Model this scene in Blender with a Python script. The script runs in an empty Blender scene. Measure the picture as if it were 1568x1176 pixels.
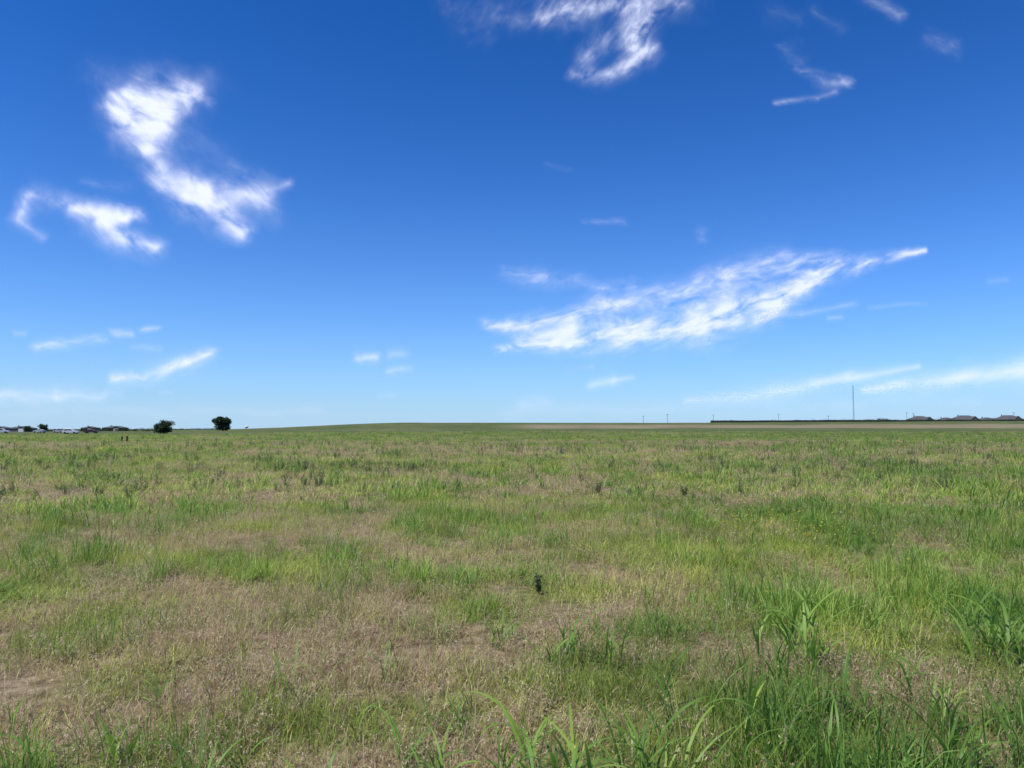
import bpy, math, numpy as np, random
from mathutils import Vector
D = bpy.data; C = bpy.context
scene = C.scene
rad = math.radians
F = 1132.0; HOR = 657.0; CAMH = 1.6
PITCH = math.atan((HOR-588)/F)

# ---------------------------------------------------------------- helpers
def link(ob, parent=None):
    scene.collection.objects.link(ob)
    if parent: ob.parent = parent
    return ob
def sstep(a, b, x):
    t = np.clip((np.asarray(x, float)-a)/(b-a), 0, 1); return t*t*(3-2*t)
def _h(ix, iy, s):
    n = (ix.astype(np.int64)*374761393 + iy.astype(np.int64)*668265263 + s*1274126177) & 0xffffffff
    n = ((n ^ (n >> 13))*1274126177) & 0xffffffff
    n = n ^ (n >> 16)
    return (n & 0xffff)/65535.0
def vnoise(x, y, s=0):
    x = np.asarray(x, float); y = np.asarray(y, float)
    ix = np.floor(x); iy = np.floor(y); fx = x-ix; fy = y-iy
    fx = fx*fx*(3-2*fx); fy = fy*fy*(3-2*fy)
    a = _h(ix, iy, s); b = _h(ix+1, iy, s); c = _h(ix, iy+1, s); d = _h(ix+1, iy+1, s)
    return (a*(1-fx)+b*fx)*(1-fy)+(c*(1-fx)+d*fx)*fy
def fbm(x, y, s=0, o=4):
    v = 0; a = 0.5; t = 0
    for i in range(o):
        v = v+a*vnoise(x*2**i+17.3*i, y*2**i-9.1*i, s+i); t += a; a *= 0.55
    return v/t
def mesh_np(name, V, Q, smooth=False):
    me = D.meshes.new(name)
    V = np.asarray(V, np.float32); Q = np.asarray(Q, np.int32)
    k = Q.shape[1]
    me.vertices.add(len(V)); me.vertices.foreach_set('co', V.ravel())
    me.loops.add(Q.size); me.loops.foreach_set('vertex_index', Q.ravel())
    me.polygons.add(len(Q)); me.polygons.foreach_set('loop_start', np.arange(0, Q.size, k, dtype=np.int32))
    me.update(calc_edges=True)
    me.polygons.foreach_set('use_smooth', np.full(len(Q), smooth))
    return me
def fattr(me, name, vals):
    a = me.attributes.new(name, 'FLOAT', 'POINT'); a.data.foreach_set('value', np.asarray(vals, np.float32))

# ---------------------------------------------------------------- terrain functions
def height(x, y):
    x = np.asarray(x, float); y = np.asarray(y, float)
    r = np.hypot(x, y); az = np.degrees(np.arctan2(x, y))
    s = sstep(-27, -7, az)*(1-sstep(70, 110, az))
    h = s*5.7*sstep(150, 500, r)
    h = h+0.10*(fbm(x/2.6, y/2.6, 5, 3)-0.5)+0.35*(fbm(x/22, y/22, 6, 2)-0.5)*sstep(8, 40, r)
    h = h+0.5*(fbm(x/120, y/120, 8, 2)-0.5)*sstep(200, 420, r)
    return h-0.0
def dryness(x, y):
    x = np.asarray(x, float); y = np.asarray(y, float)
    r = np.hypot(x, y); az = np.degrees(np.arctan2(x, y))
    n = 0.76*fbm(x/0.8, y/0.8, 11, 4)+0.24*fbm(x/4.5, y/4.5, 21, 3)
    nf = fbm(x/24, y/9, 31, 4)
    n = n*(1-0.55*sstep(22, 50, r))+nf*0.55*sstep(22, 50, r)
    bias = 0.04*sstep(10, -30, az)*(1-sstep(22, 40, r))-0.03*sstep(10, 30, az)*(1-sstep(16, 30, r))+0.02*sstep(8, 14, r)
    bias = bias+0.08*sstep(40, 55, r)*(1-sstep(75, 95, r))-0.09*sstep(85, 110, r)
    d = sstep(0.44, 0.62, n+bias)
    strip = sstep(283, 296, r+8*(fbm(x/60, y/60, 3, 2)-0.5))*(1-sstep(352, 364, r))*sstep(-2, 3, az)
    return np.clip(d, 0, 1), strip

# ---------------------------------------------------------------- materials
def newmat(name):
    m = D.materials.new(name); m.use_nodes = True; nt = m.node_tree; nt.nodes.clear()
    return m, nt
def ramp(nt, stops, fac):
    n = nt.nodes.new('ShaderNodeValToRGB'); e = n.color_ramp.elements
    while len(e) < len(stops): e.new(0.5)
    for i, (p, c) in enumerate(stops):
        e[i].position = p; e[i].color = (*c, 1)
    nt.links.new(fac, n.inputs[0]); return n.outputs[0]
def mixc(nt, fac, a, b, mode='MIX'):
    n = nt.nodes.new('ShaderNodeMix'); n.data_type = 'RGBA'; n.blend_type = mode
    for s, v in ((n.inputs[0], fac), (n.inputs[6], a), (n.inputs[7], b)):
        if isinstance(v, (int, float)): s.default_value = v
        elif isinstance(v, tuple): s.default_value = (*v, 1)
        else: nt.links.new(v, s)
    return n.outputs[2]
def mth(nt, op, a, b=None, c=None, clamp=False):
    n = nt.nodes.new('ShaderNodeMath'); n.operation = op; n.use_clamp = clamp
    for i, v in enumerate((a, b, c)):
        if v is None: continue
        if isinstance(v, (int, float)): n.inputs[i].default_value = v
        else: nt.links.new(v, n.inputs[i])
    return n.outputs[0]
def attr(nt, name, typ='GEOMETRY'):
    n = nt.nodes.new('ShaderNodeAttribute'); n.attribute_name = name; n.attribute_type = typ
    return n.outputs['Fac']
def noise(nt, scale, detail=4, rough=0.55, vec=None, dist=0.0):
    n = nt.nodes.new('ShaderNodeTexNoise'); n.inputs['Scale'].default_value = scale
    n.inputs['Detail'].default_value = detail; n.inputs['Roughness'].default_value = rough
    n.inputs['Distortion'].default_value = dist
    if vec is not None: nt.links.new(vec, n.inputs['Vector'])
    return n.outputs[0]
def leafshader(nt, col, rough=0.5, spec=0.35, trans=0.32):
    p = nt.nodes.new('ShaderNodeBsdfPrincipled'); nt.links.new(col, p.inputs['Base Color'])
    p.inputs['Roughness'].default_value = rough; p.inputs['Specular IOR Level'].default_value = spec
    t = nt.nodes.new('ShaderNodeBsdfTranslucent'); nt.links.new(col, t.inputs[0])
    m = nt.nodes.new('ShaderNodeMixShader'); m.inputs[0].default_value = trans
    nt.links.new(p.outputs[0], m.inputs[1]); nt.links.new(t.outputs[0], m.inputs[2])
    o = nt.nodes.new('ShaderNodeOutputMaterial'); nt.links.new(m.outputs[0], o.inputs[0])

def grass_material(name, greens, tans, gain=0.8):
    m, nt = newmat(name)
    br = attr(nt, 'br'); bt = attr(nt, 'bt'); bd = attr(nt, 'bd'); dr = attr(nt, 'dry', 'INSTANCER')
    tint = attr(nt, 'tint', 'INSTANCER')
    g = ramp(nt, greens, mth(nt, 'ADD', mth(nt, 'MULTIPLY', br, 0.5), mth(nt, 'MULTIPLY', tint, 0.5)))
    t = ramp(nt, tans, br)
    f = mth(nt, 'SUBTRACT', mth(nt, 'MULTIPLY', dr, gain), mth(nt, 'MULTIPLY', br, 0.85))
    f = mth(nt, 'MULTIPLY', f, 2.2, clamp=True)
    f = mth(nt, 'MAXIMUM', f, bd)
    basef = mth(nt, 'MULTIPLY', mth(nt, 'SUBTRACT', 0.3, bt), 1.6, clamp=True)
    f = mth(nt, 'MAXIMUM', f, basef)
    col = mixc(nt, f, g, t)
    leafshader(nt, col, trans=0.4)
    return m
GREENS = [(0.0, (0.085, 0.15, 0.024)), (0.35, (0.21, 0.30, 0.040)), (0.65, (0.41, 0.49, 0.070)), (1.0, (0.64, 0.66, 0.15))]
TANS = [(0.0, (0.32, 0.205, 0.12)), (0.4, (0.51, 0.365, 0.22)), (0.7, (0.65, 0.50, 0.31)), (1.0, (0.78, 0.70, 0.47))]
m_grass = grass_material('grass_blades', GREENS, TANS)
m_broad = grass_material('broad_grass_blades', [(0, (0.075, 0.17, 0.027)), (0.5, (0.18, 0.32, 0.045)), (1, (0.40, 0.53, 0.09))], TANS, 0.3)
def simple_leaf(name, c0, c1):
    m, nt = newmat(name); br = attr(nt, 'br')
    leafshader(nt, ramp(nt, [(0, c0), (1, c1)], br), trans=0.2); return m
m_weed = simple_leaf('weed_leaf', (0.06, 0.09, 0.035), (0.15, 0.19, 0.08))
m_yellow = simple_leaf('yellow_petal', (0.65, 0.50, 0.02), (0.8, 0.7, 0.05))
m_white = simple_leaf('white_petal', (0.6, 0.6, 0.55), (0.8, 0.8, 0.75))
m_tree = simple_leaf('tree_foliage', (0.012, 0.028, 0.010), (0.045, 0.085, 0.022))
def plain(name, col, rough=0.7, nscale=None, var=0.3, metal=0.0):
    m, nt = newmat(name)
    p = nt.nodes.new('ShaderNodeBsdfPrincipled'); p.inputs['Roughness'].default_value = rough
    p.inputs['Metallic'].default_value = metal
    tc = nt.nodes.new('ShaderNodeTexCoord')
    n = noise(nt, nscale or 2.0, 5, 0.6, tc.outputs['Object'])
    c = ramp(nt, [(0.3, tuple(v*(1-var) for v in col)), (0.7, tuple(min(1, v*(1+var)) for v in col))], n)
    nt.links.new(c, p.inputs['Base Color'])
    o = nt.nodes.new('ShaderNodeOutputMaterial'); nt.links.new(p.outputs[0], o.inputs[0]); return m
m_bark = plain('bark', (0.07, 0.05, 0.035), 0.9, 6)
m_wood = plain('weathered_wood', (0.06, 0.045, 0.033), 0.9, 1.5)
m_fence = plain('stained_fence_boards', (0.030, 0.025, 0.022), 0.9, 0.5, 0.4)
m_brick = plain('brick_wall', (0.16, 0.135, 0.115), 0.9, 3)
m_roof = plain('roof_shingles', (0.085, 0.082, 0.082), 0.9, 2.5)
m_trim = plain('white_trim', (0.6, 0.59, 0.56), 0.6, 2, 0.05)
m_glass = plain('window_glass', (0.02, 0.025, 0.03), 0.1, 2, 0.1)
m_steel = plain('galvanized_steel', (0.20, 0.21, 0.22), 0.5, 2, 0.1)
m_carw = plain('white_car_paint', (0.6, 0.6, 0.6), 0.25, 1, 0.02)
m_card = plain('dark_red_car_paint', (0.07, 0.02, 0.02), 0.25, 1, 0.05)
m_cars = plain('silver_car_paint', (0.30, 0.31, 0.32), 0.3, 1, 0.03)
m_tyre = plain('tyre_rubber', (0.02, 0.02, 0.02), 0.9, 3, 0.2)

# ---------------------------------------------------------------- ground
NA = 540; radii = np.concatenate([[0.0], np.geomspace(0.6, 90, 190), np.geomspace(91, 700, 130), np.geomspace(730, 60000, 40)])
th = np.linspace(0, 2*np.pi, NA, endpoint=False)
RR, TT = np.meshgrid(radii[1:], th, indexing='ij')
X = (RR*np.sin(TT)).ravel(); Y = (RR*np.cos(TT)).ravel()
X = np.concatenate([[0], X]); Y = np.concatenate([[0], Y])
Z = height(X, Y); V = np.stack([X, Y, Z], 1)
nr = len(radii)-1
i, j = np.meshgrid(np.arange(nr-1), np.arange(NA), indexing='ij'); j2 = (j+1) % NA
Q = np.stack([1+i*NA+j, 1+(i+1)*NA+j, 1+(i+1)*NA+j2, 1+i*NA+j2], -1).reshape(-1, 4)[:, ::-1]
jj = np.arange(NA)
me = D.meshes.new('ground')
faces = Q.tolist()+[[0, 1+int((k+1) % NA), 1+int(k)] for k in jj]
me.from_pydata(V.tolist(), [], faces); me.update()
me.polygons.foreach_set('use_smooth', np.ones(len(faces), bool))
dd, st = dryness(X, Y)
fattr(me, 'dry', dd); fattr(me, 'strip', st); fattr(me, 'far', sstep(50, 200, np.hypot(X, Y)))
m, nt = newmat('meadow_ground')
geo = nt.nodes.new('ShaderNodeNewGeometry')
n1 = noise(nt, 9.0, 6, 0.65, geo.outputs['Position']); n2 = noise(nt, 0.05, 6, 0.65, geo.outputs['Position'])
n3 = noise(nt, 0.6, 6, 0.7, geo.outputs['Position'])
soil = ramp(nt, [(0.3, (0.09, 0.065, 0.038)), (0.5, (0.20, 0.15, 0.09)), (0.72, (0.38, 0.30, 0.19))], n1)
soilg = ramp(nt, [(0.3, (0.06, 0.07, 0.018)), (0.7, (0.20, 0.21, 0.065))], n1)
near = mixc(nt, attr(nt, 'dry'), soilg, soil)
farg = ramp(nt, [(0.3, (0.050, 0.070, 0.024)), (0.5, (0.090, 0.115, 0.040)), (0.7, (0.145, 0.155, 0.068))], mth(nt, 'ADD', mth(nt, 'MULTIPLY', n2, 0.6), mth(nt, 'MULTIPLY', n3, 0.4)))
fard = ramp(nt, [(0.3, (0.13, 0.13, 0.06)), (0.7, (0.26, 0.22, 0.12))], n3)
farc = mixc(nt, mth(nt, 'MULTIPLY', attr(nt, 'dry'), 0.6), farg, fard)
col = mixc(nt, attr(nt, 'far'), near, farc)
stripc = ramp(nt, [(0.3, (0.17, 0.145, 0.085)), (0.7, (0.30, 0.24, 0.15))], n2)
col = mixc(nt, mth(nt, 'MULTIPLY', attr(nt, 'strip'), 0.85), col, stripc)
p = nt.nodes.new('ShaderNodeBsdfPrincipled'); p.inputs['Roughness'].default_value = 1.0; p.inputs['Specular IOR Level'].default_value = 0.05
nt.links.new(col, p.inputs['Base Color'])
b = nt.nodes.new('ShaderNodeBump'); b.inputs['Strength'].default_value = 0.6; b.inputs['Distance'].default_value = 0.05
nt.links.new(n1, b.inputs['Height']); nt.links.new(b.outputs[0], p.inputs['Normal'])
o = nt.nodes.new('ShaderNodeOutputMaterial'); nt.links.new(p.outputs[0], o.inputs[0])
me.materials.append(m); link(D.objects.new('ground', me))

# ---------------------------------------------------------------- plant meshes
class Acc:
    def __init__(s): s.V = []; s.Q = []; s.br = []; s.bt = []; s.bd = []; s.n = 0
    def add(s, V, Q, br, bt, bd):
        s.V.append(V); s.Q.append(Q+s.n); s.br.append(br); s.bt.append(bt); s.bd.append(bd); s.n += len(V)
    def build(s, name, mat, smooth=True):
        me = mesh_np(name, np.concatenate(s.V), np.concatenate(s.Q), smooth)
        fattr(me, 'br', np.concatenate(s.br)); fattr(me, 'bt', np.concatenate(s.bt)); fattr(me, 'bd', np.concatenate(s.bd))
        me.materials.append(mat); return D.objects.new(name, me)
def blades(acc, rng, n, R, h, w, lean, curve, dry=0.0, segs=3, wpow=0.8, base=None, hd=None, heads=0, headlen=0.015):
    n = int(n)
    if base is None:
        r = R*np.sqrt(rng.random(n)); a = rng.random(n)*2*np.pi
        base = np.stack([r*np.cos(a), r*np.sin(a)], 1)
        k = max(3, n//10); cen = base[:k]; base = cen[rng.integers(0, k, n)]*0.9+rng.normal(0, R*0.12, (n, 2))
    if hd is None: hd = rng.random(n)*2*np.pi
    hh = rng.uniform(h[0], h[1], n)*(0.7+0.5*rng.random(n)); ww = rng.uniform(w[0], w[1], n)
    le = rng.uniform(lean[0], lean[1], n); cu = rng.uniform(curve[0], curve[1], n)
    t = np.linspace(0, 1, segs+1)
    ang = np.clip(le[:, None]+cu[:, None]*t[None]**1.5, 0, 2.7)
    seg = hh[:, None]/segs
    dx = np.sin(ang[:, :-1])*seg; dz = np.cos(ang[:, :-1])*seg
    cx = np.concatenate([np.zeros((n, 1)), np.cumsum(dx, 1)], 1); cz = np.concatenate([np.zeros((n, 1)), np.cumsum(dz, 1)], 1)
    H = np.stack([np.cos(hd), np.sin(hd)], 1)
    sway = rng.normal(0, 0.06, n)[:, None]*t[None]**2*hh[:, None]*2
    S = np.stack([-H[:, 1], H[:, 0]], 1)
    P = np.zeros((n, segs+1, 3)); P[:, :, :2] = base[:, None, :]+H[:, None, :]*cx[..., None]+S[:, None, :]*sway[..., None]; P[:, :, 2] = cz-0.01
    prof = np.clip(1-t**2.2, 0.04, 1)**wpow*(0.6+0.4*np.minimum(1, t*3))
    tw = rng.uniform(-0.6, 0.6, n)
    side = np.zeros((n, 3)); side[:, :2] = S*np.cos(tw)[:, None]; side[:, 2] = np.sin(tw)*0.7
    off = side[:, None, :]*(ww[:, None]*prof[None]*0.5)[..., None]
    Vv = np.stack([P-off, P+off], 2).reshape(-1, 3)
    b0 = np.arange(n)[:, None]*(2*(segs+1))+np.arange(segs)[None]*2
    Qq = np.stack([b0, b0+1, b0+3, b0+2], -1).reshape(-1, 4)
    br = np.repeat(rng.random(n), 2*(segs+1)); bt = np.tile(np.repeat(t, 2), n)
    bdv = np.full(len(Vv), dry)
    acc.add(Vv, Qq, br, bt, bdv)
    if heads:
        k = heads; u = rng.uniform(0.62, 1.0, (n, k))*segs
        i0 = np.minimum(u.astype(int), segs-1); f = u-i0
        ar = np.arange(n)[:, None]
        pt = P[ar, i0]*(1-f[..., None])+P[ar, i0+1]*f[..., None]
        a = hd[:, None]+rng.normal(0, 0.9, (n, k)); el = rng.uniform(-1.1, 0.7, (n, k))
        dr_ = np.stack([np.cos(a)*np.cos(el), np.sin(a)*np.cos(el), np.sin(el)], -1)
        L = headlen*rng.uniform(0.7, 1.5, (n, k))[..., None]
        sd = np.stack([-np.sin(a), np.cos(a), rng.normal(0, 0.5, (n, k))], -1)*L*0.12
        v = np.stack([pt, pt+dr_*L*0.45+sd, pt+dr_*L, pt+dr_*L*0.45-sd], 2).reshape(-1, 3)
        q = np.arange(n*k*4).reshape(-1, 4)
        acc.add(v, q, np.repeat(rng.random(n*k), 4), np.ones(len(v)), np.full(len(v), 0.95))
def leaves(acc, rng, pts, dirs, L, W):
    n = len(pts); dirs = dirs/np.linalg.norm(dirs, axis=1)[:, None]
    rnd = rng.normal(0, 1, (n, 3)); sd = np.cross(dirs, rnd); sd /= np.linalg.norm(sd, axis=1)[:, None]
    l = (L*rng.uniform(0.6, 1.3, n))[:, None]; w = (W*rng.uniform(0.7, 1.3, n))[:, None]
    dn = np.array([[0, 0, -0.15]])*l
    v = np.stack([pts, pts+dirs*l*0.45+sd*w*0.5, pts+dirs*l+dn, pts+dirs*l*0.45-sd*w*0.5], 1).reshape(-1, 3)
    acc.add(v, np.arange(n*4).reshape(-1, 4), np.repeat(rng.random(n), 4), np.ones(n*4)*0.8, np.zeros(n*4))
def forb(acc, rng, nst, h, R, L, W, per):
    for s in range(nst):
        a = rng.random()*6.28; r = R*rng.random(); hh = h*rng.uniform(0.6, 1.15); ln = rng.uniform(0, 0.3)
        base = np.array([[r*math.cos(a), r*math.sin(a)]])
        blades(acc, rng, 1, 0, (hh, hh), (0.005, 0.006), (ln, ln), (0, 0.1), 0, 4, 0.3, base, np.array([a]))
        t = rng.uniform(0.08, 1, per)
        pts = np.stack([base[0, 0]+math.cos(a)*math.sin(ln)*hh*t, base[0, 1]+math.sin(a)*math.sin(ln)*hh*t, math.cos(ln)*hh*t*0.95], 1)
        b = rng.random(per)*6.28; el = rng.uniform(0.3, 1.2, per)
        leaves(acc, rng, pts, np.stack([np.cos(b)*np.cos(el), np.sin(b)*np.cos(el), np.sin(el)], 1), L*(1.15-0.6*t), W)

def coll(name, obs):
    c = D.collections.new(name)
    for o in obs: c.objects.link(o)
    return c
# meadow tufts: letters a-d for the near field, e-h lighter versions for the distance
obs = []
rng = np.random.default_rng(7)
for lod, (c, wm, L4) in enumerate(((1.0, 1.0, 'abcd'), (0.34, 2.3, 'efgh'))):
    W = lambda a_, b_: (a_*wm, b_*wm)
    sg = 3 if lod == 0 else 2
    for k in range(4):      # fine green grass
        a = Acc()
        blades(a, rng, 130*c, 0.36, (0.06, 0.19), W(0.0035, 0.006), (0.15, 1.1), (0.2, 1.6), segs=sg)
        blades(a, rng, 14*c, 0.36, (0.18, 0.34), W(0.0028, 0.0045), (0.0, 0.4), (0.1, 0.9), segs=sg)
        blades(a, rng, 50*c, 0.38, (0.04, 0.13), W(0.003, 0.005), (0.5, 1.4), (0.2, 0.8), dry=0.9, segs=sg)
        obs.append(a.build('tuft_%s%d_green' % (L4[0], k), m_grass))
    for k in range(3):      # dry brome with seed heads
        a = Acc()
        blades(a, rng, 36*c, 0.36, (0.12, 0.26), W(0.0016, 0.0025), (0.0, 0.7), (0.5, 1.8), dry=0.9, heads=7 if lod == 0 else 3, headlen=0.015*(1 if lod == 0 else 1.8), segs=sg)
        blades(a, rng, 85*c, 0.38, (0.04, 0.14), W(0.003, 0.0045), (0.3, 1.5), (0.2, 1.5), dry=0.9, segs=sg)
        blades(a, rng, 65*c, 0.36, (0.08, 0.19), W(0.003, 0.0055), (0.05, 0.9), (0.2, 1.2), segs=sg)
        obs.append(a.build('tuft_%s%d_dry' % (L4[1], k), m_grass))
    for k in range(3):      # broader, taller green
        a = Acc()
        blades(a, rng, 60*c, 0.24, (0.16, 0.35), W(0.005, 0.010), (0.03, 0.9), (0.2, 1.7), segs=sg+1)
        blades(a, rng, 55*c, 0.32, (0.07, 0.16), W(0.004, 0.006), (0.2, 0.9), (0.2, 1.3), segs=sg)
        obs.append(a.build('tuft_%s%d_broad' % (L4[2], k), m_broad))
    for k in range(2):      # forbs
        a = Acc(); forb(a, rng, 7, 0.30, 0.12, 0.04, 0.010, 26)
        obs.append(a.build('tuft_%s%d_weed' % (L4[3], k), m_weed))
c_tufts = coll('meadow_tufts', obs)

def scatter_object(name, collection, P, rot, scl, idx, dry, tint):
    me = D.meshes.new(name); n = len(P)
    me.vertices.add(n); me.vertices.foreach_set('co', np.asarray(P, np.float32).ravel())
    for nm, typ, v in (('rot', 'FLOAT_VECTOR', rot), ('scl', 'FLOAT_VECTOR', scl)):
        a = me.attributes.new(nm, typ, 'POINT'); a.data.foreach_set('vector', np.asarray(v, np.float32).ravel())
    a = me.attributes.new('idx', 'INT', 'POINT'); a.data.foreach_set('value', np.asarray(idx, np.int32))
    fattr(me, 'dry', dry); fattr(me, 'tint', tint)
    ob = link(D.objects.new(name, me))
    ng = D.node_groups.new(name+'_scatter', 'GeometryNodeTree')
    ng.interface.new_socket('Geometry', in_out='INPUT', socket_type='NodeSocketGeometry')
    ng.interface.new_socket('Geometry', in_out='OUTPUT', socket_type='NodeSocketGeometry')
    N = ng.nodes; gi = N.new('NodeGroupInput'); go = N.new('NodeGroupOutput')
    iop = N.new('GeometryNodeInstanceOnPoints'); ci = N.new('GeometryNodeCollectionInfo')
    ci.inputs['Collection'].default_value = collection
    ci.inputs['Separate Children'].default_value = True; ci.inputs['Reset Children'].default_value = True
    def na(nm, typ):
        q = N.new('GeometryNodeInputNamedAttribute'); q.data_type = typ; q.inputs[0].default_value = nm
        return q.outputs[0]
    ng.links.new(gi.outputs[0], iop.inputs['Points']); ng.links.new(ci.outputs[0], iop.inputs['Instance'])
    iop.inputs['Pick Instance'].default_value = True
    ng.links.new(na('idx', 'INT'), iop.inputs['Instance Index'])
    e2r = N.new('FunctionNodeEulerToRotation'); ng.links.new(na('rot', 'FLOAT_VECTOR'), e2r.inputs[0])
    ng.links.new(e2r.outputs[0], iop.inputs['Rotation'])
    ng.links.new(na('scl', 'FLOAT_VECTOR'), iop.inputs['Scale'])
    ng.links.new(iop.outputs[0], go.inputs[0])
    md = ob.modifiers.new('scatter', 'NODES'); md.node_group = ng
    return ob

rng = np.random.default_rng(3)
px = []; py = []; sc = []
for r0, r1, dens, s, half in ((0.3, 3.2, 16, 1.0, 180), (3.2, 8, 20, 1.0, 50), (8, 17, 14, 1.1, 46), (17, 36, 5.5, 1.55, 44), (36, 82, 1.7, 2.2, 43), (82, 230, 0.26, 3.6, 42)):
    area = math.radians(half)*(r1*r1-r0*r0); n = int(area*dens)
    r = np.sqrt(rng.uniform(r0*r0, r1*r1, n)); a = np.radians(rng.uniform(-half, half, n))
    px.append(r*np.sin(a)); py.append(r*np.cos(a)); sc.append(np.full(n, s))
px = np.concatenate(px); py = np.concatenate(py); sc = np.concatenate(sc)
keep = (np.hypot(px, py) > 0.5); px, py, sc = px[keep], py[keep], sc[keep]
n = len(px); rr = np.hypot(px, py); azp = np.degrees(np.arctan2(px, py))
dry, _ = dryness(px, py)
u = rng.random(n); u2 = rng.random(n)
idx = rng.integers(0, 4, n)
idx = np.where(u < 0.12+0.58*dry, 4+rng.integers(0, 3, n), idx)
tallpatch = fbm(px/1.3, py/1.3, 77, 3)
pb = 0.05+0.48*sstep(0.52, 0.64, tallpatch)*(1-dry*0.5)+0.10*sstep(5, 30, azp)
idx = np.where(u2 < pb, 7+rng.integers(0, 3, n), idx)
weedp = fbm(px/3.5, py/2.6, 55, 3)
pw = 0.22*sstep(0.56, 0.70, weedp)*sstep(15, 24, rr)*(1-sstep(60, 90, rr))+0.03*sstep(16, 24, rr)
u3 = rng.random(n); idx = np.where(u3 < pw, 10+rng.integers(0, 2, n), idx)
tint = np.clip(0.55+(fbm(px/0.9, py/0.9, 191, 3)-0.5)*2.1+(fbm(px/4, py/4, 91, 3)-0.5)*1.4+rng.normal(0, 0.12, n)-0.28*sstep(20, 70, rr)-0.10*sstep(8, 28, azp)+0.14*sstep(0, -28, azp), 0, 1)
hs = rng.uniform(0.65, 1.35, n)*(0.55+0.9*fbm(px/0.9, py/0.9, 66, 2))
hs = hs*(1+0.15*sstep(20, 80, rr))*(1-0.2*dry*(1-sstep(15, 30, rr)))
scl = np.stack([sc*rng.uniform(0.85, 1.15, n), sc*rng.uniform(0.85, 1.15, n), hs*sc**0.25], 1)
isw = idx >= 10; scl[isw, :2] = (sc[isw]**0.6)[:, None]*rng.uniform(0.8, 1.3, isw.sum())[:, None]
idx = np.where(rr > 15+rng.normal(0, 1, n), idx+12, idx)
rot = np.stack([rng.normal(0, 0.05, n), rng.normal(0, 0.05, n), rng.uniform(0, 6.28, n)], 1)
scatter_object('meadow_grass', c_tufts, np.stack([px, py, height(px, py)], 1), rot, scl, idx, dry, tint)

def gp(xp, d):      # ground position seen under image column xp at distance d
    return d*(xp-784)/F, float(d)
def basey(yp):      # distance of the ground at image row yp (flat meadow)
    return CAMH*F/(yp-HOR)

# tall broad-leaved johnson grass
obs = []; rng = np.random.default_rng(21)
for k in range(7):
    a = Acc()
    for s in range((3, 2, 3, 1, 2, 1, 3)[k]):
        b = rng.normal(0, 0.07, 2); hd0 = rng.random()*6.28; H0 = rng.uniform(0.22, 0.42)
        blades(a, rng, 1, 0, (H0, H0), (0.006, 0.008), (0.02, 0.25), (0, 0.15), 0, 4, 0.4, b[None], np.array([hd0]))
        nl = int(rng.integers(3, 6))
        for q in range(nl):
            hb = Acc(); blades(hb, rng, 1, 0, (0.26, 0.58), (0.013, 0.025), (0.2, 0.75), (0.5, 2.2), 0, 9, 0.75, b[None], np.array([hd0+q*3.14+rng.normal(0, 0.6)]))
            v = hb.V[0]; v[:, 2] += H0*q/nl*0.75
            a.add(v, hb.Q[0], hb.br[0], hb.bt[0]*0.6+0.4, hb.bd[0])
    obs.append(a.build('johnson_stem_%d' % k, m_broad))
c_j = coll('johnson_grass_stems', obs)
pj = []; sj = []
for xp, yb, s, cnt in ((1185, 1030, 1.1, 4), (1225, 1010, 0.95, 3), (1065, 1150, 1.0, 2), (1035, 1120, 0.7, 2), (835, 1230, 0.85, 2), (775, 1200, 0.8, 2), (1440, 1215, 0.95, 2), (1540, 1010, 1.1, 4),
                  (1510, 1040, 0.9, 3), (480, 1075, 0.65, 2), (560, 1110, 0.5, 1), (860, 1020, 0.8, 2), (900, 1040, 0.7, 1), (330, 1230, 0.65, 2), (165, 1200, 0.65, 2), (40, 1120, 0.6, 1), (250, 1080, 0.5, 1), (110, 1010, 0.5, 1), (400, 1180, 0.6, 1),
                  (1290, 1110, 0.8, 2), (650, 1190, 0.6, 2), (960, 1200, 0.75, 2), (1360, 980, 0.6, 2), (620, 1060, 0.5, 1), (740, 1000, 0.5, 1), (1120, 1200, 0.7, 2), (20, 1210, 0.7, 2),
                  (240, 1220, .7, 1), (520, 1220, .7, 1), (700, 1240, .8, 2), (920, 1240, .8, 2), (1020, 1230, .8, 2), (1250, 1220, .8, 2), (1340, 1180, .7, 2), (1540, 1180, .8, 2), (1480, 1120, .7, 2), (1400, 1080, .7, 1)):
    d = basey(yb); x, y = gp(xp, d)
    for c in range(cnt): pj.append((x+rng.normal(0, 0.10), y+rng.normal(0, 0.10))); sj.append(s*rng.uniform(0.8, 1.1))
for c in range(900):
    r = math.sqrt(rng.uniform(9, 1200)); a_ = rad(rng.uniform(-45, 50)); x, y = r*math.sin(a_), r*math.cos(a_)
    if rng.random() < 0.5+0.015*math.degrees(a_): pj.append((x, y)); sj.append(rng.uniform(0.35, 0.72))
pj = np.array(pj); sj = np.array(sj); n = len(pj)
scatter_object('johnson_grass', c_j, np.stack([pj[:, 0], pj[:, 1], height(pj[:, 0], pj[:, 1])], 1),
               np.stack([rng.normal(0, .08, n), rng.normal(0, .08, n), rng.uniform(0, 6.28, n)], 1), np.repeat(sj[:, None], 3, 1), rng.integers(0, 7, n), np.zeros(n), rng.random(n))

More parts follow.
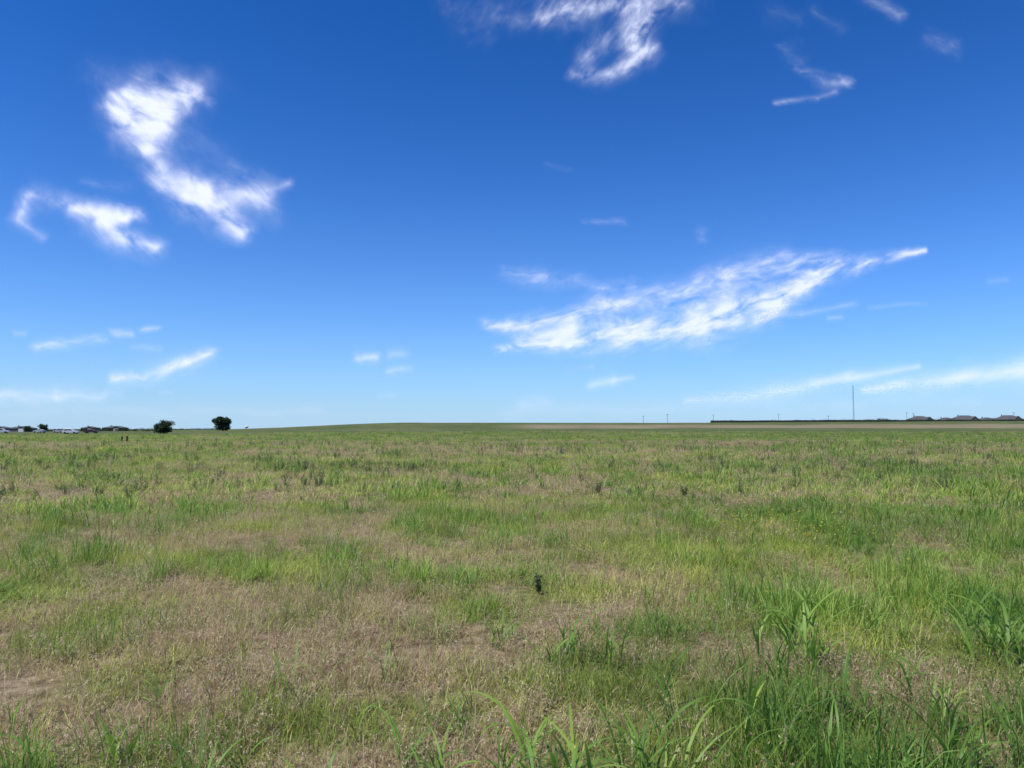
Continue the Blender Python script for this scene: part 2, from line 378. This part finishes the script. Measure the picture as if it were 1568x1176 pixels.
# individual leafy weeds
def weed_plant(xp, yb, hpx, wide=1.0, name='leafy_weed'):
    d = basey(yb); x, y = gp(xp, d); h = hpx/F*d
    rg = np.random.default_rng(int(xp)); a = Acc(); forb(a, rg, int(8*wide), h, h*0.35*wide, 0.05, 0.014, 45)
    ob = link(a.build(name, m_weed)); ob.location = (x, y, float(height(x, y)))
weed_plant(825, 905, 30, 0.5); weed_plant(1090, 711, 22, 2.6, 'shrub'); weed_plant(883, 697, 18, 3.2, 'shrub')
weed_plant(912, 755, 20, 2.0); weed_plant(1045, 758, 18, 1.4); weed_plant(605, 752, 16, 1.2); weed_plant(1215, 748, 16, 1.6)

# wildflowers
def flowers(name, mat, pts, sz):
    a = Acc(); rg = np.random.default_rng(5)
    for (x, y, h) in pts:
        z0 = float(height(x, y))
        c = np.array([[x, y, z0+h]])
        b = np.arange(5)*1.2566+rg.random()*6
        leaves(a, rg, np.repeat(c, 5, 0), np.stack([np.cos(b), np.sin(b), np.full(5, 0.4)], 1), sz, sz*0.8)
    link(a.build(name, mat))
pts = []
for k in range(150):
    x, y = gp(1212, basey(838)); pts.append((x+rng.normal(0, 0.5), y+rng.normal(0, 1.1), rng.uniform(0.28, 0.42)))
for k in range(40): pts.append((rng.uniform(0.5, 7), rng.uniform(8, 16), rng.uniform(0.24, 0.36)))
flowers('yellow_wildflowers', m_yellow, pts, 0.015)
pts = [(rng.uniform(-14, 18), rng.uniform(9, 34), rng.uniform(0.26, 0.40)) for k in range(700)]
flowers('white_wildflowers', m_white, pts, 0.014)

# ---------------------------------------------------------------- trees
def tube(acc, p0, p1, r0, r1, k=7):
    p0 = np.array(p0, float); p1 = np.array(p1, float); d = p1-p0; d = d/np.linalg.norm(d)
    s = np.cross(d, [0.3, 0.9, 0.1]); s = s/np.linalg.norm(s); t = np.cross(d, s)
    a = np.arange(k)*2*np.pi/k
    ring = np.cos(a)[:, None]*s+np.sin(a)[:, None]*t
    v = np.concatenate([p0+ring*r0, p1+ring*r1]); i = np.arange(k); j = (i+1) % k
    acc.add(v, np.stack([i, j, j+k, i+k], 1), np.full(2*k, .5), np.full(2*k, .5), np.zeros(2*k))
def tree(xp, d, H, W, seed, trunk=0.25, name='tree', nleaf=5200, leaf=0.34):
    x, y = gp(xp, d); rg = np.random.default_rng(seed)
    root = link(D.objects.new(name, None)); root.location = (x, y, float(height(x, y))-0.05)
    a = Acc(); top = H*0.62; tube(a, (0, 0, 0), (0.1, 0, H*trunk), 0.045*H, 0.033*H); tube(a, (0.1, 0, H*trunk), (0, 0.1, top), 0.033*H, 0.012*H)
    cl = []
    for k in range(44):
        b = rg.random()*6.28; q = rg.random()**0.6; zz = rg.uniform(-0.9, 0.85)
        rr_ = math.sqrt(max(0.05, 1-abs(zz)**2.2))*q
        zc = H*trunk*0.6+(H*(1-trunk*0.6))*(0.5+0.5*zz*0.82)
        c = np.array([rr_*W*0.42*math.cos(b), rr_*W*0.42*math.sin(b), zc]); cl.append((c, W*rg.uniform(0.08, 0.15)))
        if k < 14: tube(a, (0.05, 0, H*trunk*rg.uniform(0.7, 1.4)), c, 0.014*H, 0.004*H, 5)
    link(a.build('trunk_and_limbs', m_bark), root)
    f = Acc(); w = np.array([r**2 for _, r in cl]); ch = rg.choice(len(cl), nleaf, p=w/w.sum())
    dirs = rg.normal(0, 1, (nleaf, 3)); dirs /= np.linalg.norm(dirs, axis=1)[:, None]
    rad_ = rg.random(nleaf)**0.45
    pts = np.array([cl[i][0] for i in ch])+dirs*(np.array([cl[i][1] for i in ch])*rad_)[:, None]*np.array([1.1, 1.1, 0.85])
    pts[:, 2] = np.maximum(pts[:, 2], 0.15)
    leaves(f, rg, pts, dirs+rg.normal(0, 0.6, (nleaf, 3)), leaf, leaf*0.6)
    link(f.build('crown', m_tree, False), root)
tree(252, 235, 4.4, 6.8, 1, 0.06, 'bushy_tree', 7500)
tree(342, 330, 6.8, 9.4, 2, 0.08, 'round_tree', 9500, 0.45)
tree(68, 330, 4.2, 4.2, 3, 0.22, 'small_tree', 2600)
tree(44, 430, 3.6, 5.0, 4, 0.2, 'small_tree', 2200)

def foliage_row(name, segs, seed, leaf=0.5):
    rg = np.random.default_rng(seed); a = Acc()
    for (xp0, xp1, d, h0, h1) in segs:
        L = d*(xp1-xp0)/F; nb = int(L/2.2)
        for k in range(nb):
            xp = xp0+(xp1-xp0)*(k+rg.random())/nb; x, y = gp(xp, d+rg.normal(0, 4)); h = rg.uniform(h0, h1); z = float(height(x, y))
            n = 130; dirs = rg.normal(0, 1, (n, 3)); dirs /= np.linalg.norm(dirs, axis=1)[:, None]
            pts = np.array([x, y, z+h*0.45])+dirs*(rg.random(n)**0.5)[:, None]*np.array([h*0.7+0.8, h*0.5, h*0.52])
            leaves(a, rg, pts, dirs+rg.normal(0, 0.6, (n, 3)), leaf, leaf*0.6)
    link(a.build(name, m_tree, False))
foliage_row('distant_tree_row', [(-60, 30, 480, 1.4, 2.4), (30, 130, 480, 1.0, 1.8), (128, 240, 470, 1.3, 2.6), (240, 330, 900, 1.2, 2.4)], 9)
foliage_row('hedgerow', [(1085, 1180, 488, 0.4, 1.7), (1180, 1320, 486, 0.9, 2.6), (1320, 1440, 484, 1.4, 3.4), (1440, 1640, 484, 1.2, 3.3)], 10, 0.45)

# ---------------------------------------------------------------- box helper for structures
def box(acc, x0, x1, y0, y1, z0, z1):
    v = np.array([[x, y, z] for z in (z0, z1) for y in (y0, y1) for x in (x0, x1)], float)
    q = np.array([[0, 2, 3, 1], [4, 5, 7, 6], [0, 1, 5, 4], [2, 6, 7, 3], [0, 4, 6, 2], [1, 3, 7, 5]])
    acc.add(v, q, np.zeros(8), np.zeros(8), np.zeros(8))
def house(xp, d, w, dp, wall, roofh, name='brick_house', yaw=0.0, mw=None, mr=None):
    x, y = gp(xp, d); root = link(D.objects.new(name, None)); root.location = (x, y, float(height(x, y))-0.1); root.rotation_euler[2] = yaw
    a = Acc(); box(a, -w/2, w/2, -dp/2, dp/2, 0, wall); link(a.build('walls', mw or m_brick, False), root)
    o = 0.5; rl = max(0.5, w/2-dp/2*0.9)
    v = [[-w/2-o, -dp/2-o, wall+.02], [w/2+o, -dp/2-o, wall+.02], [w/2+o, dp/2+o, wall+.02], [-w/2-o, dp/2+o, wall+.02], [-rl, 0, wall+roofh], [rl, 0, wall+roofh]]
    me = D.meshes.new('roof'); me.from_pydata(v, [], [[0, 1, 5, 4], [2, 3, 4, 5], [1, 2, 5], [3, 0, 4], [3, 2, 1, 0]]); me.materials.append(mr or m_roof)
    link(D.objects.new('roof', me), root)
    g = w*0.18; gx = w*0.22; gh = roofh*0.75
    me = D.meshes.new('gable'); yb = -dp/2-1.0
    me.from_pydata([(gx-g, yb, wall), (gx+g, yb, wall), (gx, yb, wall+gh), (gx-g-.3, yb-.2, wall-.1), (gx+g+.3, yb-.2, wall-.1), (gx, yb-.2, wall+gh+.1), (gx-g-.3, 0, wall-.1), (gx+g+.3, 0, wall-.1), (gx, 0, wall+gh+.1)], [],
                   [[0, 1, 2], [3, 5, 8, 6], [5, 4, 7, 8]]); me.materials.append(mr or m_roof); link(D.objects.new('gable', me), root)
    a = Acc(); box(a, gx-g+.1, gx+g-.1, yb+.02, -dp/2-.01, 0, wall-.02); link(a.build('garage_wing', mw or m_brick, False), root)
    a = Acc(); b = Acc()
    for k in range(3):
        wx = -w*0.4+k*w*0.17
        box(a, wx-.6, wx+.6, -dp/2-.03, -dp/2-.005, 1.0, 2.1); box(b, wx-.7, wx+.7, -dp/2-.02, -dp/2-.004, .9, 1.0-.002); box(b, wx-.7, wx+.7, -dp/2-.02, -dp/2-.004, 2.102, 2.18)
    link(a.build('windows', m_glass, False), root); link(b.build('window_trim', m_trim, False), root)
    a = Acc(); box(a, gx-g*.7, gx+g*.7, yb-.03, yb+.01, 0, 2.0); link(a.build('garage_door', m_trim, False), root)
    a = Acc(); box(a, -w*0.25-.25, -w*0.25+.25, .5, 1.1, wall+roofh*.4, wall+roofh+.5); link(a.build('chimney', m_brick, False), root)
for xp, d, w, r, yw in ((1408, 545, 15, 2.9, .1), (1448, 575, 13, 2.4, -.2), (1476, 540, 17, 3.2, .05), (1510, 580, 14, 2.5, .3), (1543, 535, 16, 3.2, -.1), (1590, 550, 17, 3.2, .1), (1640, 540, 16, 3, 0)):
    house(xp, d, w, 11, 2.7, r, yaw=yw)
m_light = plain('pale_metal_siding', (0.5, 0.5, 0.48), 0.5, 1, 0.06)
house(1130, 640, 22, 12, 2.2, 1.5, 'metal_barn', 0, m_light, m_light)
house(1352, 620, 16, 10, 2.4, 2.0)
house(36, 440, 12, 9, 2.2, 1.3, 'farmhouse'); house(5, 460, 10, 8, 2.2, 1.2, 'farmhouse'); house(178, 520, 14, 9, 2.4, 1.4, 'farm_shed', 0, m_fence); house(140, 500, 9, 8, 2.3, 1.2, 'farm_shed', 0, m_wood)

# board fence on the right
a = Acc(); rg = np.random.default_rng(4)
xs = np.arange(gp(1088, 490)[0], gp(1700, 490)[0], 0.6)
for k, x in enumerate(xs):
    z = float(height(x, 490)); hgt = 1.8+rg.normal(0, 0.03)+0.25*(fbm(np.array(x/14.), np.array(0.), 3, 2)-0.5); box(a, x, x+0.585, 490, 490.03, z-0.3, z+float(hgt))
    if k % 4 == 0: box(a, x-.06, x+.06, 490.035, 490.13, z-0.3, z+1.5)
link(a.build('board_fence', m_fence, False))

# utility poles with cross arm, insulators
def pole(xp, d, h):
    x, y = gp(xp, d); root = link(D.objects.new('utility_pole', None)); root.location = (x, y, float(height(x, y))-0.2)
    a = Acc(); tube(a, (0, 0, 0), (0, 0, h), 0.17, 0.11, 8); link(a.build('pole', m_wood), root)
    a = Acc(); box(a, -1.2, 1.2, -.19, -.12, h-.75, h-.6)
    link(a.build('cross_arm', m_wood, False), root)
    a = Acc()
    for q in (-1.05, -.55, .55, 1.05): tube(a, (q, -.155, h-.6), (q, -.155, h-.38), 0.06, 0.03, 6)
    link(a.build('insulators', m_steel), root)
for xp, h in ((985, 7.8), (1022, 9.5), (1092, 9), (1192, 9.5), (1268, 8), (1388, 11), (1398, 10.5), (1552, 11)): pole(xp, 650, h)
pole(1247, 1000, 9)
# lattice radio mast
x, y = gp(1307, 700); root = link(D.objects.new('radio_mast', None)); root.location = (x, y, float(height(x, y)))
a = Acc(); hm = 43-5.5; w0 = 0.6; legs = [(w0*math.cos(t), w0*math.sin(t)) for t in (0.5, 2.6, 4.7)]
for lx, ly in legs: tube(a, (lx, ly, 0), (lx*.7, ly*.7, hm), 0.11, 0.09, 5)
nb = 24
for k in range(nb):
    z0 = hm*k/nb; z1 = hm*(k+1)/nb; f0 = 1-.3*k/nb; f1 = 1-.3*(k+1)/nb
    for q in range(3):
        p, s = legs[q], legs[(q+1) % 3]; tube(a, (p[0]*f0, p[1]*f0, z0), (s[0]*f1, s[1]*f1, z1), 0.045, 0.045, 4)
tube(a, (0, 0, hm), (0, 0, hm+3), 0.05, 0.03, 5)
link(a.build('lattice', m_steel), root)
# water tower on the left horizon
x, y = gp(378, 2500); root = link(D.objects.new('water_tower', None)); root.location = (x, y, float(height(x, y))-6)
bpy.ops.mesh.primitive_uv_sphere_add(segments=32, ring_count=16, radius=6.5, location=(0, 0, 13)); ob = C.object; ob.name = 'tank'; ob.scale = (1, 1, .62); ob.parent = root; ob.data.materials.append(m_trim)
a = Acc(); tube(a, (0, 0, 0), (0, 0, 10), 1.5, 1.3, 12)
for t in range(6): tube(a, (7*math.cos(t*1.047), 7*math.sin(t*1.047), 0), (5.2*math.cos(t*1.047), 5.2*math.sin(t*1.047), 12), .25, .2, 6)
link(a.build('legs_and_riser', m_trim), root)

# parked cars
def car(xp, d, mat, yaw, name='parked_car', suv=True):
    x, y = gp(xp, d); root = link(D.objects.new(name, None)); root.location = (x, y, float(height(x, y))); root.rotation_euler[2] = yaw
    def prof(pts, hw, nm, m, tuck=0.0, bev=0.06):
        n = len(pts); v = []
        for s in (-1, 1):
            for (px_, pz) in pts: v.append((px_, s*(hw-tuck*max(0, (pz-0.95))), pz))
        f = [list(range(n))[::-1], [n+k for k in range(n)]]+[[k, (k+1) % n, n+(k+1) % n, n+k] for k in range(n)]
        me = D.meshes.new(nm); me.from_pydata(v, [], f); me.materials.append(m); ob = link(D.objects.new(nm, me), root)
        if bev:
            b = ob.modifiers.new('bevel', 'BEVEL'); b.width = bev; b.segments = 2
    top = 1.72 if suv else 1.45
    prof([(-2.3, .35), (-2.35, .7), (-2.25, 1.0), (-2.0, 1.05), (.95, 1.05), (2.1, .95), (2.35, .75), (2.35, .35)], .92, 'body', mat)
    prof([(-2.15 if suv else -1.6, 1.04), (-1.95 if suv else -1.1, top-.07), (-1.6 if suv else -.9, top), (.2, top), (.45, top-.05), (1.15, 1.04)], .84, 'cabin', mat, 0.22)
    prof([(-1.95 if suv else -1.4, 1.1), (-1.75 if suv else -1.05, top-.14), (.2, top-.14), (.85, 1.1)], .862, 'side_windows', m_glass, 0.22, 0)
    a = Acc()
    for wx in (-1.45, 1.45):
        for s in (-1, 1):
            tube(a, (wx, s*.72, .36), (wx, s*.95, .36), .36, .36, 18); tube(a, (wx, s*.95, .36), (wx, s*.951, .36), .36, .01, 18)
    link(a.build('wheels', m_tyre, False), root)
    a = Acc(); box(a, 2.3, 2.37, -.8, -.5, .7, .85); box(a, 2.3, 2.37, .5, .8, .7, .85); link(a.build('headlights', m_trim, False), root)
car(110, 245, m_carw, 0.1); car(62, 290, m_cars, 2.9, suv=False); car(141, 270, m_card, 0.2, suv=False); car(4, 260, m_carw, 0.3); car(92, 320, m_cars, 3.0)

# fence posts in the left meadow
for k, (xp, yb, hp) in enumerate(((188, 675, 5), (196, 676, 7))):
    d = basey(yb); x, y = gp(xp, d); a = Acc(); h = hp/F*d+0.2
    tube(a, (0, 0, -0.2), (0.02, 0, h), 0.13, 0.11, 8); tube(a, (0.02, 0, h), (0.02, 0, h+.05), 0.11, 0.02, 8)
    ob = link(a.build('wooden_post', m_wood)); ob.location = (x, y, float(height(x, y)))

# ---------------------------------------------------------------- clouds (thin cirrus sheets lit by the sun)
def pdir(xp, yp):
    u = (np.asarray(xp)-784)/F; v = (588-np.asarray(yp))/F
    return u, math.cos(PITCH)-v*math.sin(PITCH), math.sin(PITCH)+v*math.cos(PITCH)
def cloud_mat(name, scale=2.0, maxa=0.92, hi=1.15, contrast=1.0, fine=0.55):
    m, nt = newmat(name)
    uv = nt.nodes.new('ShaderNodeUVMap'); uv.uv_map = 'UVMap'
    E = attr(nt, 'env')
    w = nt.nodes.new('ShaderNodeTexNoise'); w.inputs['Scale'].default_value = scale*0.5; w.inputs['Detail'].default_value = 2; nt.links.new(uv.outputs[0], w.inputs['Vector'])
    vs = nt.nodes.new('ShaderNodeVectorMath'); vs.operation = 'MULTIPLY_ADD'; nt.links.new(w.outputs['Color'], vs.inputs[0]); vs.inputs[1].default_value = (0.9, 0.9, 0); nt.links.new(uv.outputs[0], vs.inputs[2])
    n1 = noise(nt, scale, 7, 0.5, vs.outputs[0], 0.2)
    n2 = noise(nt, scale*4.0, 5, 0.6, vs.outputs[0], 0.3)
    nn = mth(nt, 'ADD', mth(nt, 'MULTIPLY', mth(nt, 'SUBTRACT', n1, 0.5), 2.5*contrast), mth(nt, 'MULTIPLY', mth(nt, 'SUBTRACT', n2, 0.5), fine*contrast))
    nn = mth(nt, 'ADD', nn, 0.66)
    nn = mth(nt, 'MINIMUM', mth(nt, 'MAXIMUM', nn, 0.16), 1.15)
    s = mth(nt, 'MULTIPLY', E, nn)
    mr = nt.nodes.new('ShaderNodeMapRange'); mr.interpolation_type = 'SMOOTHSTEP'; nt.links.new(s, mr.inputs[0])
    mr.inputs[1].default_value = -0.06; mr.inputs[2].default_value = hi
    e2 = mth(nt, 'MULTIPLY', E, 7.0, clamp=True)
    al = mth(nt, 'MULTIPLY', mth(nt, 'MULTIPLY', mr.outputs[0], e2), maxa, clamp=True)
    tr = nt.nodes.new('ShaderNodeBsdfTransparent'); tl = nt.nodes.new('ShaderNodeBsdfTranslucent'); tl.inputs[0].default_value = (0.69, 0.70, 0.72, 1)
    mx = nt.nodes.new('ShaderNodeMixShader'); nt.links.new(al, mx.inputs[0]); nt.links.new(tr.outputs[0], mx.inputs[1]); nt.links.new(tl.outputs[0], mx.inputs[2])
    o = nt.nodes.new('ShaderNodeOutputMaterial'); nt.links.new(mx.outputs[0], o.inputs[0]); return m
m_cl = cloud_mat('cirrus', 1.5, 0.93, 1.25, 0.8, 0.5)
m_big = cloud_mat('cirrus_fibrous', 1.6, 0.86, 1.3, 1.0, 0.85)
m_cls = cloud_mat('cirrus_soft', 1.2, 0.75, 1.25, 0.5, 0.3)
def cloud(name, strokes, H, mat, streak=0.0, aniso=2.0, wid=1.4, warp=1.0):
    allp = [(p[0], p[1], p[2]*wid) for s in strokes for p in s[1]]
    x0 = min(p[0]-p[2]*3.4 for p in allp)-8; x1 = max(p[0]+p[2]*3.4 for p in allp)+8
    y0 = min(p[1]-p[2]*3.4 for p in allp)-8; y1 = min(652, max(p[1]+p[2]*3.4 for p in allp)+8)
    nx = int(max(20, (x1-x0)/2)); ny = int(max(12, (y1-y0)/1.7))
    gx, gy = np.meshgrid(np.linspace(x0, x1, nx), np.linspace(y0, y1, ny))
    E = np.zeros_like(gx)
    ca, sa = math.cos(streak), math.sin(streak)
    ru = gx*ca+gy*sa; rv = (-gx*sa+gy*ca)*aniso*0.6
    wA = (fbm(ru/50, rv/50, 101, 5)-0.5); wB = (fbm(ru/50, rv/50, 151, 5)-0.5)
    for st_, pl in strokes:
        for p, q in zip(pl[:-1], pl[1:]):
            wm = (p[2]+q[2])*0.5*3.2*warp
            hx = gx+(wA*ca*1.6-wB*sa*0.8)*wm; hy = gy+(wA*sa*1.6+wB*ca*0.8)*wm
            dx, dy = q[0]-p[0], q[1]-p[1]; t = np.clip(((hx-p[0])*dx+(hy-p[1])*dy)/(dx*dx+dy*dy), 0, 1)
            dist = np.hypot(hx-p[0]-t*dx, hy-p[1]-t*dy); w = (p[2]+(q[2]-p[2])*t)*wid
            g = st_*np.exp(-(dist/w)**1.35)
            E = (E**3+g**3)**(1/3.)
    edge = np.minimum(np.minimum(gx-x0, x1-gx), np.minimum(gy-y0, y1-gy)); E = np.clip(E-0.015, 0, 2)*np.clip(edge/10, 0, 1)
    u, f, z = pdir(gx, gy); t = (H-CAMH)/z
    V = np.stack([u*t, f*t, np.full_like(t, H)], -1).reshape(-1, 3)
    i, j = np.meshgrid(np.arange(ny-1), np.arange(nx-1), indexing='ij'); b = i*nx+j
    Q = np.stack([b, b+nx, b+nx+1, b+1], -1).reshape(-1, 4)
    Ef = E.ravel(); Q = Q[(Ef[Q].max(1) > 0.002)]
    cen = V.mean(0)
    me = mesh_np(name, V-cen, Q, True); fattr(me, 'env', Ef)
    U = (gx*ca+gy*sa).ravel()/100; W = (-gx*sa+gy*ca).ravel()/100*aniso
    uvl = me.uv_layers.new(name='UVMap'); li = np.zeros(len(me.loops), np.int32); me.loops.foreach_get('vertex_index', li)
    uvl.data.foreach_set('uv', np.stack([U[li], W[li]], 1).astype(np.float32).ravel())
    me.materials.append(mat); ob = link(D.objects.new(name, me)); ob.location = cen
N = 'cirrus_cloud'
cloud(N, [(1.25, [(172, 152, 14), (225, 160, 30), (308, 146, 13)]), (1.6, [(192, 168, 20), (230, 192, 30), (232, 230, 14)]), (.85, [(230, 232, 14), (258, 270, 14)]),
          (1.05, [(250, 272, 15), (310, 292, 21), (392, 294, 17)]), (1.3, [(288, 300, 16), (335, 318, 19), (375, 354, 10)]), (.5, [(395, 290, 8), (442, 280, 6)]), (.35, [(350, 250, 6), (375, 262, 7)]), (.3, [(160, 118, 22), (320, 128, 22)]), (.18, [(290, 190, 24), (410, 330, 22)])], 2600, m_cl, 0.6, 1.8, 1.35, .5)
cloud(N, [(.75, [(28, 338, 8), (55, 303, 11), (98, 306, 10)]), (1.25, [(115, 318, 10), (155, 332, 15), (205, 330, 8)]), (1.1, [(150, 335, 14), (190, 368, 12), (240, 380, 10)]), (.45, [(30, 340, 7), (65, 362, 7)]), (.28, [(130, 275, 6), (200, 285, 8)])], 2600, m_cl, 0.6, 1.8, 1.35, .6)
cloud(N, [(.75, [(850, 14, 18), (940, 4, 20), (1045, 2, 15)]), (1.0, [(990, 15, 15), (972, 50, 17), (985, 80, 12), (950, 108, 9)]), (.7, [(880, 113, 7), (935, 116, 9)]), (.6, [(925, 62, 14), (895, 92, 10)]), (.26, [(690, 20, 16), (790, 30, 18), (870, 12, 20)]), (.8, [(860, -40, 24), (1040, -50, 26)])], 2600, m_big, -0.9, 2.0, 1.35, .8)
cloud(N, [(.55, [(1228, 108, 4), (1260, 126, 8), (1302, 132, 6)]), (.45, [(1188, 157, 3), (1250, 151, 4), (1282, 142, 5)]), (.22, [(1215, 75, 12), (1238, 100, 12)])], 2600, m_big, 0.2, 2.2, 1.35, 1.1)
cloud(N, [(.5, [(1335, 0, 8), (1382, 28, 6)]), (.26, [(1425, 60, 11), (1465, 76, 10)]), (.17, [(1180, 20, 12), (1225, 32, 10)]), (.16, [(1250, 15, 10), (1290, 48, 10)])], 2600, m_big, 0.5, 2.2, 1.35, 1.1)
cloud(N, [(1.4, [(765, 533, 5), (850, 525, 10), (950, 512, 16), (1080, 490, 21), (1170, 463, 19), (1250, 425, 13), (1330, 400, 7), (1415, 382, 3)]), (1.0, [(742, 496, 6), (800, 500, 9), (870, 486, 11), (940, 466, 13)]),
          (.85, [(930, 470, 14), (1050, 455, 18), (1120, 430, 20), (1200, 408, 15), (1290, 400, 8)]), (.5, [(930, 440, 9), (975, 435, 9)]), (.5, [(768, 416, 7), (820, 425, 11), (875, 428, 9)]), (.4, [(880, 432, 8), (925, 440, 8)]), (1.0, [(790, 520, 8), (860, 505, 13), (940, 495, 15)])], 2200, m_big, -0.28, 2.2, 1.3, .7)
cloud(N, [(.6, [(1170, 487, 3), (1230, 479, 4), (1310, 465, 3)]), (.3, [(1330, 470, 3), (1420, 464, 3)]), (.5, [(1270, 487, 3), (1292, 485, 3)]), (.3, [(1515, 430, 4), (1540, 427, 4)])], 2200, m_cls, -0.15, 2.5)
cloud(N, [(.6, [(62, 532, 7), (100, 523, 7), (160, 518, 5)]), (.7, [(178, 510, 6), (204, 509, 5)]), (.5, [(222, 503, 4), (240, 503, 4)]), (.4, [(20, 510, 4), (40, 510, 4)])], 1800, m_cl, -0.1, 2.6)
cloud(N, [(.95, [(175, 578, 6), (230, 572, 9), (290, 554, 9), (326, 537, 6)]), (.4, [(203, 535, 4), (245, 536, 4)]), (.3, [(245, 602, 3), (260, 602, 3)])], 1600, m_cl, -0.3, 2.2, 1.4, .8)
cloud(N, [(.9, [(545, 548, 5), (568, 547, 6)]), (.4, [(598, 542, 8), (612, 540, 8)]), (.8, [(594, 569, 4), (628, 564, 4)]), (.3, [(590, 607, 4), (605, 606, 4)])], 1600, m_cl, -0.1, 2.0, 1.4, 1.2)
cloud(N, [(.36, [(898, 338, 3), (955, 341, 5)]), (.5, [(1070, 356, 6), (1072, 366, 6)]), (.2, [(835, 253, 4), (872, 260, 4)])], 2300, m_big, 0.1, 2.0)
cloud(N, [(1.25, [(1325, 596, 5), (1420, 585, 9), (1568, 568, 13), (1680, 556, 15)]), (.9, [(1050, 616, 5), (1180, 602, 9), (1300, 578, 8), (1405, 563, 4)]), (.4, [(1470, 552, 4), (1490, 550, 4)])], 1500, m_cls, -0.12, 2.5, 1.4, .4)
cloud(N, [(.8, [(905, 587, 4), (940, 584, 5), (972, 580, 3)]), (.5, [(868, 568, 4), (900, 563, 4)]), (.8, [(-20, 612, 8), (80, 606, 10), (165, 604, 8)]), (.45, [(800, 622, 7), (840, 616, 9)]), (.3, [(780, 630, 8), (1100, 622, 12), (1500, 612, 8)]), (.3, [(-20, 632, 8), (120, 630, 10), (500, 632, 7)])], 1500, m_cls, -0.08, 2.5)

# ---------------------------------------------------------------- light, sky, camera
EL = rad(60); AZ = rad(-125)
w = D.worlds.new('World'); scene.world = w; w.use_nodes = True; nt = w.node_tree; nt.nodes.clear()
sky = nt.nodes.new('ShaderNodeTexSky'); sky.sky_type = 'NISHITA'; sky.sun_disc = False
sky.sun_elevation = EL; sky.sun_rotation = AZ % (2*math.pi); sky.altitude = 300; sky.air_density = 1.0; sky.dust_density = 0.2; sky.ozone_density = 2.0
hs_ = nt.nodes.new('ShaderNodeHueSaturation'); hs_.inputs['Saturation'].default_value = 1.2
nt.links.new(sky.outputs[0], hs_.inputs['Color'])
sep = nt.nodes.new('ShaderNodeSeparateColor'); nt.links.new(hs_.outputs[0], sep.inputs[0])
comb = nt.nodes.new('ShaderNodeCombineColor')
for k, (pw_, kk) in enumerate(((1.55, 0.14), (1.24, 0.51), (1.36, 0.72))):   # phone-camera rendition of a deep blue sky
    nt.links.new(mth(nt, 'MULTIPLY', mth(nt, 'POWER', sep.outputs[k], pw_), kk), comb.inputs[k])
# pale haze layer hugging the horizon (world direction)
tc = nt.nodes.new('ShaderNodeTexCoord'); sx = nt.nodes.new('ShaderNodeSeparateXYZ'); nt.links.new(tc.outputs['Generated'], sx.inputs[0])
hz = mth(nt, 'MULTIPLY', mth(nt, 'EXPONENT', mth(nt, 'MULTIPLY', mth(nt, 'ABSOLUTE', sx.outputs[2]), -8.0)), 0.85)
skyc = mixc(nt, hz, comb.outputs[0], (0.48/.12, 0.68/.12, 0.93/.12))
bg = nt.nodes.new('ShaderNodeBackground'); bg.inputs[1].default_value = 0.12
o = nt.nodes.new('ShaderNodeOutputWorld')
nt.links.new(skyc, bg.inputs[0]); nt.links.new(bg.outputs[0], o.inputs[0])
sl = D.lights.new('sun', 'SUN'); sl.energy = 5.0; sl.angle = rad(0.53); sl.color = (1.0, 0.96, 0.9)
so = link(D.objects.new('sun', sl)); s = Vector((math.sin(AZ)*math.cos(EL), math.cos(AZ)*math.cos(EL), math.sin(EL)))
so.rotation_euler = s.to_track_quat('Z', 'Y').to_euler(); so.location = s*50
cam = D.cameras.new('camera'); cam.lens = 36*F/1568; cam.sensor_width = 36; cam.clip_start = 0.05; cam.clip_end = 400000
co = link(D.objects.new('camera', cam)); co.location = (0, 0, CAMH); co.rotation_euler = (math.pi/2+PITCH, 0, 0)
scene.camera = co
scene.view_settings.view_transform = 'Standard'; scene.view_settings.look = 'None'; scene.view_settings.exposure = 0
